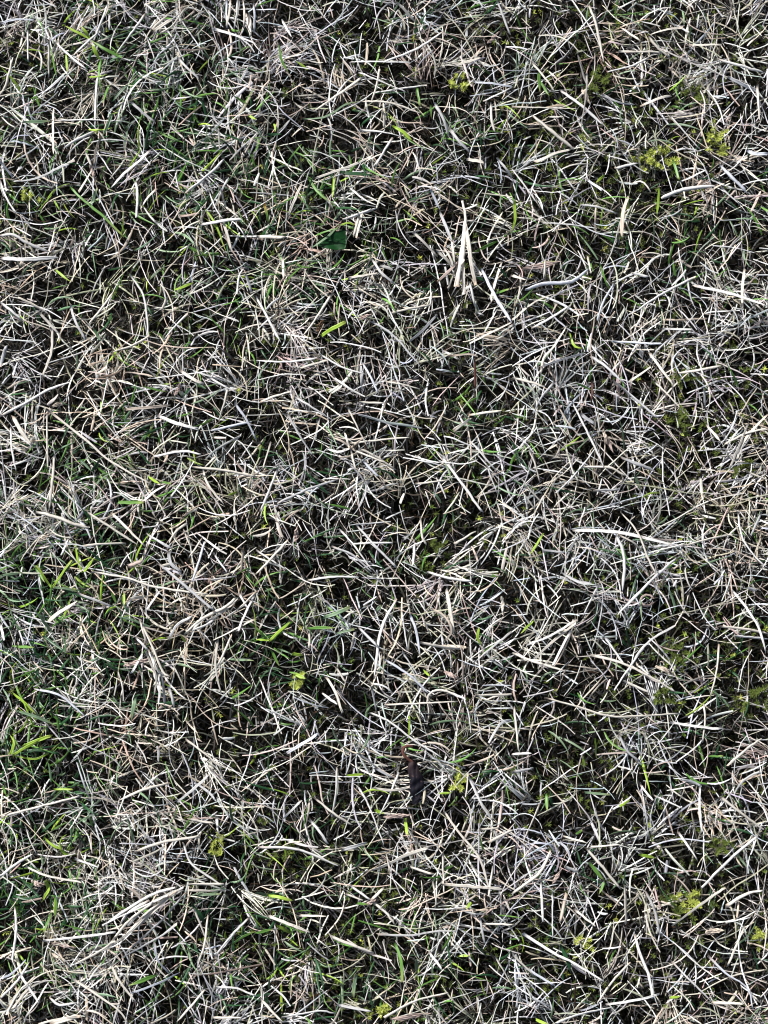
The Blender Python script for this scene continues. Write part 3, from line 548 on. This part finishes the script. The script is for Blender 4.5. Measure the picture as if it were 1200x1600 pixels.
def size_of(it):
    P = np.array(it[2]); return np.hypot(*np.diff(P, axis=0).T).sum()*it[1]
straws = sorted([i for i in items if i[0] in 'wctpb'], key=size_of, reverse=True)
greens = [i for i in items if i[0] not in 'wctpb']
used_hand = set()
def hand_label(pts):
    P = spline(pts, 9)
    for (x, y), l in HAND.items():
        if l not in used_hand and np.min(np.hypot(P[:, 0]-x, P[:, 1]-y)) < 7 and math.hypot(P[4, 0]-x, P[4, 1]-y) < 22:
            used_hand.add(l); return l
for it in straws[:300]: single('dry_straw', *it, label=hand_label(it[2]))
rest = []
for it in straws[300:]:
    o = single('dry_straw', *it, label='x'); rest.append(o)
if rest:                                                    # the smallest traced straws become one mass
    me0 = []; 
    Vs, Fs, Cs, b0 = [], [], [], 0
    for o in rest:
        m = o.data; nv = len(m.vertices); v = np.empty(nv*3, np.float32); m.vertices.foreach_get('co', v); v = v.reshape(-1, 3)+np.array(o.location)
        f = np.empty(len(m.loops), np.int32); m.loops.foreach_get('vertex_index', f); c = np.empty(nv*4, np.float32); m.color_attributes['tint'].data.foreach_get('color', c)
        Vs.append(v); Fs.append(f.reshape(-1, 4)+b0); Cs.append(c.reshape(-1, 4)[:, :3]); b0 += nv
        bpy.data.objects.remove(o); 
    me = raw_mesh('small_cut_straws', np.vstack(Vs), np.vstack(Fs), np.vstack(Cs), True); me.materials.append(M_STRAW)
    o = bpy.data.objects.new('small_cut_straws', me); COL.objects.link(o)
    soft(o, kind='stuff', label='small cut straws strewn over the mat between the larger ones', category='straw')
for it in greens: single('grass_blade', *it, label=hand_label(it[2]), lift=rng.uniform(.0045, .0085))

# ---- tufts and sheaves: an Empty at the base with its blades as parts
def cluster(name, base, blades, label, cat, group=None, part='blade'):
    b = at(base[0], base[1], .006); e = bpy.data.objects.new(name, None); COL.objects.link(e)
    e.empty_display_size = .01; e.location = b; e['label'] = label; e['category'] = cat
    if group: e['group'] = group
    for bl in blades: single(part, bl[0], bl[1], bl[2], parent=e, lift=bl[3] if len(bl) > 3 else rng.uniform(.0065, .0110))
    return e
cluster('green_shoot', (146,62), [('g',6.5,[(190,90),(165,77),(141,62)]),('y',6,[(141,61),(120,50),(101,40)]),('y',6.5,[(141,60),(134,50),(127,41)]),('y',8,[(155,93),(149,80),(143,68)])],
        'bright green folded shoot with three open blades near the top left corner', 'grass shoot')
cluster('green_shoot', (422,1002), [('g',6,[(421,1002),(438,985),(455,971)]),('g',5,[(421,1002),(408,990),(399,981)]),('y',4,[(421,1001),(410,1000),(400,999)])],
        'green shoot of three spread blades left of the picture centre line, lower half', 'grass shoot')
cluster('green_shoot', (82,915), [('g',5,[(82,918),(95,900),(112,876)]),('g',5,[(80,918),(68,900),(58,884)]),('s',5,[(84,918),(105,920),(125,926)])],
        'green shoot with upright blades close to the left edge below mid height', 'grass shoot')
cluster('green_shoot', (30,1170), [('g',6,[(20,1180),(40,1168),(62,1158)]),('y',4,[(18,1178),(22,1160),(14,1146)]),('d',5,[(30,1178),(60,1172),(92,1178)]),('g',4,[(25,1182),(60,1185),(95,1160)])],
        'spreading green shoot at the left edge, above the lower left corner', 'grass shoot')
cluster('green_shoot', (75,1405), [('g',6,[(78,1385),(73,1396),(65,1410)]),('g',6,[(86,1398),(88,1415),(85,1438)]),('d',5,[(60,1400),(40,1405),(22,1400)]),('d',5,[(60,1402),(45,1385),(30,1372)])],
        'dark green shoot of splayed blades in the lower left', 'grass shoot')
cluster('dry_tuft', (722,420), [('t',9,[(722,412),(726,372),(727,335),(722,314)],.012),('w',8.5,[(715,448),(720,400),(726,345)],.011),('w',8.5,[(743,445),(735,400),(728,350)],.0125),('w',7,[(724,460),(724,420),(722,395)],.010),
        ('w',7,[(711,448),(716,425),(721,400)],.009),('p',6,[(684,440),(700,425),(722,405)],.0095),('w',6.5,[(683,392),(697,405),(712,420)],.009),('w',5,[(692,385),(702,400),(708,416)]),('w',5,[(733,440),(737,455),(742,478)]),
        ('t',5,[(700,452),(708,430),(717,410)]),('w',5,[(752,430),(742,415),(731,400)]),('w',5,[(706,372),(708,395),(711,415)])],
        'tall pointed tuft of cream and tan blades right of top centre', 'grass tuft')
cluster('straw_bundle', (245,1050), [('w',5,[(218,967),(225,990),(229,1005)]),('w',5,[(222,975),(238,1010),(254,1048),(266,1057)]),('w',4.5,[(212,996),(222,1006),(231,1017)]),('w',4,[(236,1020),(248,1050),(262,1054)]),
        ('w',5,[(228,1018),(244,1058),(241,1085)]),('w',5,[(252,1050),(256,1080),(257,1101)]),('w',5,[(256,1055),(273,1078),(290,1092)]),('w',6,[(262,1072),(269,1088),(272,1106)]),('w',4,[(222,1022),(214,1038),(205,1052)]),
        ('t',4,[(232,1015),(240,1040),(246,1066)]),('w',4,[(246,1052),(250,1075),(247,1100)]),('w',4,[(240,1050),(246,1070),(252,1090)])],
        'dense hanging bundle of pale straws fanning downward in the lower left quarter', 'straw bundle')
cluster('straw_bundle', (372,948), [('w',6,[(371,935),(350,950),(318,966),(296,992)]),('w',4.5,[(365,942),(345,958),(322,972)]),('t',4,[(400,925),(380,945),(360,962)]),('w',4,[(398,930),(385,955),(372,985)]),('w',4,[(340,960),(325,975),(300,985)])],
        'split sheaf of cream straw slanting left of the centre', 'straw bundle')
cluster('straw_bundle', (262,38), [('t',7,[(240,50),(252,40),(268,30)]),('w',5,[(246,44),(262,36),(282,20)]),('t',4,[(250,52),(270,40),(290,12)]),('w',4,[(238,46),(245,38),(262,24)])],
        'tan frayed bundle of dead blades close to the top edge', 'straw bundle')
cluster('straw_bundle', (375,25), [('w',6,[(372,0),(370,20),(366,44)]),('w',6,[(388,20),(392,40),(390,60)]),('w',5,[(380,0),(382,20),(381,42)]),('c',5,[(396,5),(398,25),(397,50)]),('w',5,[(360,0),(358,20),(354,40)])],
        'white bundle of downward blades touching the top edge left of centre', 'straw bundle')
cluster('straw_bundle', (265,1425), [('w',4.5,[(285,1390),(245,1415),(205,1455),(170,1480)]),('w',4,[(275,1392),(225,1430),(190,1470)]),('w',4,[(262,1400),(215,1420),(160,1445)]),('w',4.5,[(240,1410),(200,1440),(165,1485)]),
        ('c',4,[(290,1395),(250,1440),(195,1490)]),('w',4,[(180,1470),(150,1490),(118,1505)])],
        'combed sheaf of long straws slanting down to the left in the lower left', 'straw bundle')
cluster('straw_bundle', (95,1575), [('w',7,[(125,1588),(95,1592),(60,1600)]),('w',5,[(0,1560),(25,1535),(45,1505)]),('w',5,[(10,1585),(30,1550),(55,1525)]),('w',5,[(20,1575),(45,1545),(75,1530)]),('c',5,[(0,1530),(20,1520),(40,1500)]),('w',5,[(75,1535),(60,1560),(40,1590)])],
        'heap of pale straws in the bottom left corner', 'straw bundle')
cluster('dry_tuft', (545,700), [('t',4,[(548,700),(535,690),(520,684)]),('t',4,[(548,700),(560,690),(572,683)]),('w',4,[(548,700),(530,706),(512,702)]),('t',3.5,[(548,702),(552,720),(556,735)]),('t',4,[(545,700),(542,688),(538,676)]),('w',3.5,[(550,702),(575,712),(600,722)])],
        'small tan star-shaped tuft just below the centre of the photo', 'grass tuft')

# ---- moss tufts, each a cushion of sprigs
def moss_tuft(px, py, rad, nspr, key, label, z=.012):
    c = at(px, py, z); e = bpy.data.objects.new('moss_tuft', None); COL.objects.link(e); e.location = c; e.empty_display_size = .01
    e['label'] = label; e['category'] = 'moss'; e['group'] = 'moss tufts in the lawn'
    for i in range(int(nspr*1.6)):
        a = rng.uniform(0, 6.283); r = rad*MM*math.sqrt(rng.uniform(0, 1)); bx, by = math.cos(a)*r, math.sin(a)*r*.8
        n = 1; col = np.array([PAL[key]])*(1+.15*rng.standard_normal((1, 1)))
        b, ph, ll, pt, cc = moss_arrays(np.array([[bx, by, rng.uniform(-.002, .004)]]), np.array([rng.uniform(.003, .0085)]), np.array([rng.uniform(.1, 1.2)]), np.array([a+rng.normal(0, .5)]), col, rows=5, per=6, leaf=.0022)
        m = len(b); o = ribbons('sprig', b, ph, ll, np.full(m, .0007), np.zeros(m), pt, pt-.7, np.zeros(m), np.clip(cc, 0, .6), M_MOSS, segs=3, taper='tip', fold=.2, zmin=-1)
        del o['kind']; o.parent = e
for a in [(1030,250,18,8,'mossgold','golden yellow moss tuft lying level in the upper right'),(1004,258,12,5,'mossgold','small yellow-green moss tuft left of the golden one, upper right'),
          (1115,208,12,6,'mossgold','bright yellow moss tuft near the right edge, upper of the two stacked'),(1121,232,12,6,'mossgold','bright yellow moss tuft near the right edge, lower of the two stacked'),
          (720,130,16,6,'mossgold','yellow-green moss tuft right of the thick diagonal straw, upper centre'),(50,312,13,5,'mossgold','yellow-green moss tuft by the left edge, upper quarter'),
          (1075,1405,17,8,'mossgold','golden yellow moss tuft in the lower right, below a long slanting straw'),(1048,1412,13,5,'moss','olive moss tuft just left of the golden one in the lower right'),
          (912,1470,12,4,'mossgold','small yellow moss tuft in the bottom right quarter, left of the stout straw'),(443,1328,14,6,'moss','olive green moss tuft left of the bottom centre'),
          (1194,1466,14,6,'mossgold','yellow-green moss tuft against the right edge near the bottom'),(1160,732,13,6,'moss','fresh green moss tuft near the right edge at mid height'),
          (1052,1020,18,7,'moss','dark olive moss tuft right of the crossed diagonal straws'),(1034,1088,15,6,'moss','dark olive moss tuft below the brown petal-like husk, right side'),
          (1180,1095,22,9,'moss','largest olive moss tuft on the right edge, lower half'),(688,850,14,5,'moss','olive moss tuft just right of the centre column, mid height'),
          (465,1062,12,5,'mossgold','bright green moss tuft under the three-bladed shoot, left of centre'),(715,1222,13,5,'mossgold','yellow-green moss tuft right of the dark shrivelled leaf'),
          (930,130,15,6,'moss','olive moss tuft in the upper right, beside a long upright straw'),(1075,150,20,8,'moss','dark olive moss cushion in the upper right corner area'),
          (1065,590,15,6,'moss','olive moss tuft right of centre under a level straw'),(1062,655,15,6,'moss','olive moss tuft right side above mid height'),
          (590,1575,14,5,'mossgold','yellowish moss tuft at the bottom edge near the centre'),(1125,1315,14,5,'moss','green moss tuft between straws in the lower right'),
          (343,1325,12,5,'mossgold','yellow-green moss tuft in the lower left of centre')]:
    moss_tuft(*a, z=float(top_z(at(a[0], a[1]).x, at(a[0], a[1]).y))*.8)

# ---- crumpled husks
def sheet(name, fn, nu, nv, col, mat, thick=.0003):
    u, v = np.meshgrid(np.linspace(0, 1, nu), np.linspace(-1, 1, nv), indexing='ij')
    X = fn(u, v); du = np.gradient(X, axis=0); dv = np.gradient(X, axis=1); nn = np.cross(du, dv); nn /= np.linalg.norm(nn, axis=-1)[..., None]+1e-12
    A = (X+nn*thick/2).reshape(-1, 3); B = (X-nn*thick/2).reshape(-1, 3); n = len(A)
    I = np.arange(n).reshape(nu, nv)
    F = np.stack([I[:-1, :-1], I[1:, :-1], I[1:, 1:], I[:-1, 1:]], -1).reshape(-1, 4)
    Fb = F[:, ::-1]+n
    ring = np.concatenate([I[:, 0], I[-1, 1:], I[-2::-1, -1], I[0, -2:0:-1]]); rn = np.roll(ring, -1)
    Fr = np.stack([ring, rn, rn+n, ring+n], -1)
    cc = np.tile(col, (2*n, 1)) if np.ndim(col) == 1 else np.vstack([col.reshape(-1, 3)]*2)
    fb = np.stack([v*9+3, u*5, 0*u], -1).reshape(-1, 3)
    me = raw_mesh(name, np.vstack([A, B]), np.vstack([F, Fb, Fr]), cc, True, fib=np.vstack([fb, fb])); me.materials.append(mat); return me
def husk(px, py, ln, wd, ang, colkey, label, name='dry_husk', curl=.9):
    zt = float(top_z(at(px, py).x, at(px, py).y))+.003; c = at(px, py, zt)
    s1, s2, s3 = rng.uniform(0, 6, 3)
    def fn(u, v):
        wv = wd*MM*.28*np.clip(np.interp(u, [0, .2, .55, .8, 1], [.25, .8, 1, .55, .04]) + .12*np.sin(17*u+s1) + .10*np.sin(31*u+s2+2*v), .03, 2)
        th = v*curl*.8
        x = (u-.5)*ln*MM; y = wv*np.sin(th)/max(.5, math.sin(min(curl*.8, 1.57))); z = wv*np.cos(th)*.7+.0016*np.sin(5*u+s2)+.0005*np.sin(9*v+s3+7*u)+.0004*np.sin(23*u+3*v)
        x = x + .0012*np.sin(5*v+s3)*(u > .6)*(u-.6)*2.5
        return np.stack([x, y, z], -1)
    me = sheet(name, fn, 22, 13, np.array(PAL[colkey]), M_STRAW)
    o = bpy.data.objects.new(name, me); COL.objects.link(o); o.location = c; o.rotation_euler = (rng.normal(0, .15), rng.normal(0, .2), math.radians(ang))
    o['label'] = label; o['category'] = 'husk'; o['group'] = 'dry husks and leaf scraps'
for a in [(145,270,26,8,-70,'pink','reddish brown pointed bud between pale blades, upper left'),(92,632,20,11,20,'tan','orange tan husk below the long slanting straw at left'),
          (277,610,20,10,70,'pink','small brown husk with frayed pale threads, left of centre'),(570,495,22,11,10,'pink','pinkish brown husk in the middle, right of the green blade'),
          (500,510,18,14,60,'brown','dark brown husk left of the middle green blade'),(950,690,34,10,-65,'pink','ragged reddish brown husk standing on the right, mid height'),
          (945,680,20,8,-80,'tan','orange tan wisp above the ragged brown husk on the right'),(463,835,22,13,80,'pink','pale pink husk left of centre, top of a straw fan'),
          (215,1035,44,13,15,'pink','broad pinkish blade sheath beside the pale hanging bundle'),(1040,1048,34,13,-25,'tan','tan petal-shaped husk right side, above the dark moss'),
          (1115,1455,26,17,10,'tan','flat beige leaf flake in the lower right, near the edge'),(98,1477,34,11,-10,'pink','reddish brown sheath in the lower left'),
          (580,1408,24,10,40,'pink','pinkish husk where several straws meet, bottom centre'),(620,1275,40,11,5,'pink','torn brown leaf scrap below the dark shrivelled leaf'),
          (700,1012,20,11,-20,'tan','small tan husk near the stout upright straw'),(785,945,26,9,-88,'cream','tan striped seed husk right of centre'),
          (705,1055,24,11,-30,'pink','brown crumb of husk below the small yellow blade'),(870,1370,22,9,60,'pink','reddish husk in the lower right, beside a short tan straw'),
          (70,840,22,13,30,'tan','pale crumpled husk by the left edge'),(60,1380,24,13,-15,'pink','brown folded husk near the lower left edge'),
          (770,60,24,9,40,'pink','pinkish dry scrap near the top, right of centre'),(915,150,24,12,-60,'tan','tan papery scrap in the upper right'),
          (845,415,60,17,12,'pink','broad pink-tan sheath right of the tall pointed tuft'),(640,1588,60,12,5,'pink','reddish leaf litter piece at the bottom edge')]: husk(*a)
# curled brown ring
c = at(1011, 938, .020); tt = np.linspace(.3, 5.9, 14); W = np.stack([np.cos(tt)*.0040, np.sin(tt)*.0036, .0012*np.sin(tt*2)], -1)
me = blade_mesh('curled_husk', W, .0016, 'p', 'straw', M_STRAW); o = bpy.data.objects.new('curled_husk', me); COL.objects.link(o); o.location = c
soft(o, label='pale brown strip curled into a ring, right side at mid height', category='husk', group='dry husks and leaf scraps')

# ---- the broad dark green leaf
e = bpy.data.objects.new('green_leaf', None); COL.objects.link(e); c = at(520, 374, .0205); e.location = c; e.empty_display_size = .01
soft(e, label='broad dark green leaf half hidden under straw, left of top centre', category='leaf')
def lf(u, v):
    q = (v+1)/2
    lo = np.stack([np.interp(u, [0, .5, 1], [-.0088, .0004, .0078]), np.interp(u, [0, .5, 1], [-.0052, -.0070, -.0060])], -1)
    hi = np.stack([np.interp(u, [0, .5, 1], [-.0088, -.0020, .0074]), np.interp(u, [0, .5, 1], [-.0010, .0045, .0066])], -1)
    X = lo*(1-q[..., None]) + hi*q[..., None]
    X[..., 0] += .0012*np.sin(q*3.1)*(u-.5)*2
    z = .0012 - .0035*u + .0012*np.abs(v)**1.3 + .0005*np.sin(11*u+3*v)
    return np.concatenate([X, z[..., None]], -1)
me = sheet('leaf_blade', lf, 18, 13, np.array((.004, .040, .007)), M_LEAF); o = bpy.data.objects.new('leaf_blade', me); COL.objects.link(o); o.parent = e
W = np.array([[-.0088, -.0035, .0020], [-.001, -.001, .0012], [.0074, .0005, -.0012]]); me = blade_mesh('midrib', W, .0007, 'd', 'green', M_LEAF)
o = bpy.data.objects.new('midrib', me); COL.objects.link(o); o.parent = e
for it, lab in [(('w',6,[(562,336),(557,354),(552,371)]),'cream cut straw hanging over the right rim of the broad dark green leaf'),
                (('w',5.5,[(535,343),(560,336),(588,325)]),'cream straw rising rightward above the broad dark green leaf'),
                (('s',4.5,[(488,386),(512,370),(530,352)]),'folded grey-green blade lying along the upper rim of the dark green leaf'),
                (('y',3.5,[(533,352),(545,348),(556,354)]),'tiny yellow-green arched tip right above the dark green leaf')]:
    single('dry_straw' if it[0] == 'w' else 'grass_blade', *it, label=lab, lift=.006)

# ---- the dark shrivelled leaf
e = bpy.data.objects.new('shrivelled_leaf', None); COL.objects.link(e); c = at(647, 1222, .022); e.location = c; e.empty_display_size = .01
soft(e, label='dark purple-brown shrivelled leaf rolled up among straws below the centre', category='dead leaf')
def roll(u, v):
    a = v*2.75; r = .0038*np.sin(np.pi*np.clip(u*.88+.08, 0, 1))**.55*(1+.14*np.sin(14*u+a)+.16*np.sin(3*a+2+3*u)+.08*np.sin(31*u+2*a)+.07*np.sin(7*a+9*u))
    y = (.5-u)*.0265; x = r*np.sin(a)+.0022*np.sin((u-.1)*2.6)-.001; z = r*np.cos(a)*.8 + .0006*np.sin(20*u+2*a)
    return np.stack([x, y, z], -1)
uu, vv = np.meshgrid(np.linspace(0, 1, 30), np.linspace(-1, 1, 26), indexing='ij')
mixu = np.clip(1.1-uu*2.6, 0, 1)[..., None]
colr = np.array((.004, .004, .009))*(1-mixu) + np.array((.040, .026, .028))*mixu
me = sheet('rolled_blade', roll, 30, 26, colr, M_BROWN); o = bpy.data.objects.new('rolled_blade', me); COL.objects.link(o); o.parent = e
W = np.array([[-.0005, .012, .0020], [-.0045, .0150, .0036], [-.0074, .0185, .0042], [-.0058, .0222, .0040], [-.0010, .0222, .0034]])
me = blade_mesh('stalk', W, .0022, 'b', 'straw', M_BROWN)
o = bpy.data.objects.new('stalk', me); COL.objects.link(o); o.parent = e
print('objects', len(bpy.data.objects), 'tris', sum(len(m.loops)-2*len(m.polygons) for m in bpy.data.meshes))
print('straws', len(straws), 'greens', len(greens), 'labels too long', [o['label'] for o in bpy.data.objects if 'label' in o and len(o['label'].split()) > 16])

import collections
dup = [k for k, v in collections.Counter(o['label'] for o in bpy.data.objects if 'label' in o).items() if v > 1]
print('duplicate labels', dup, 'fallback', len(FALL))
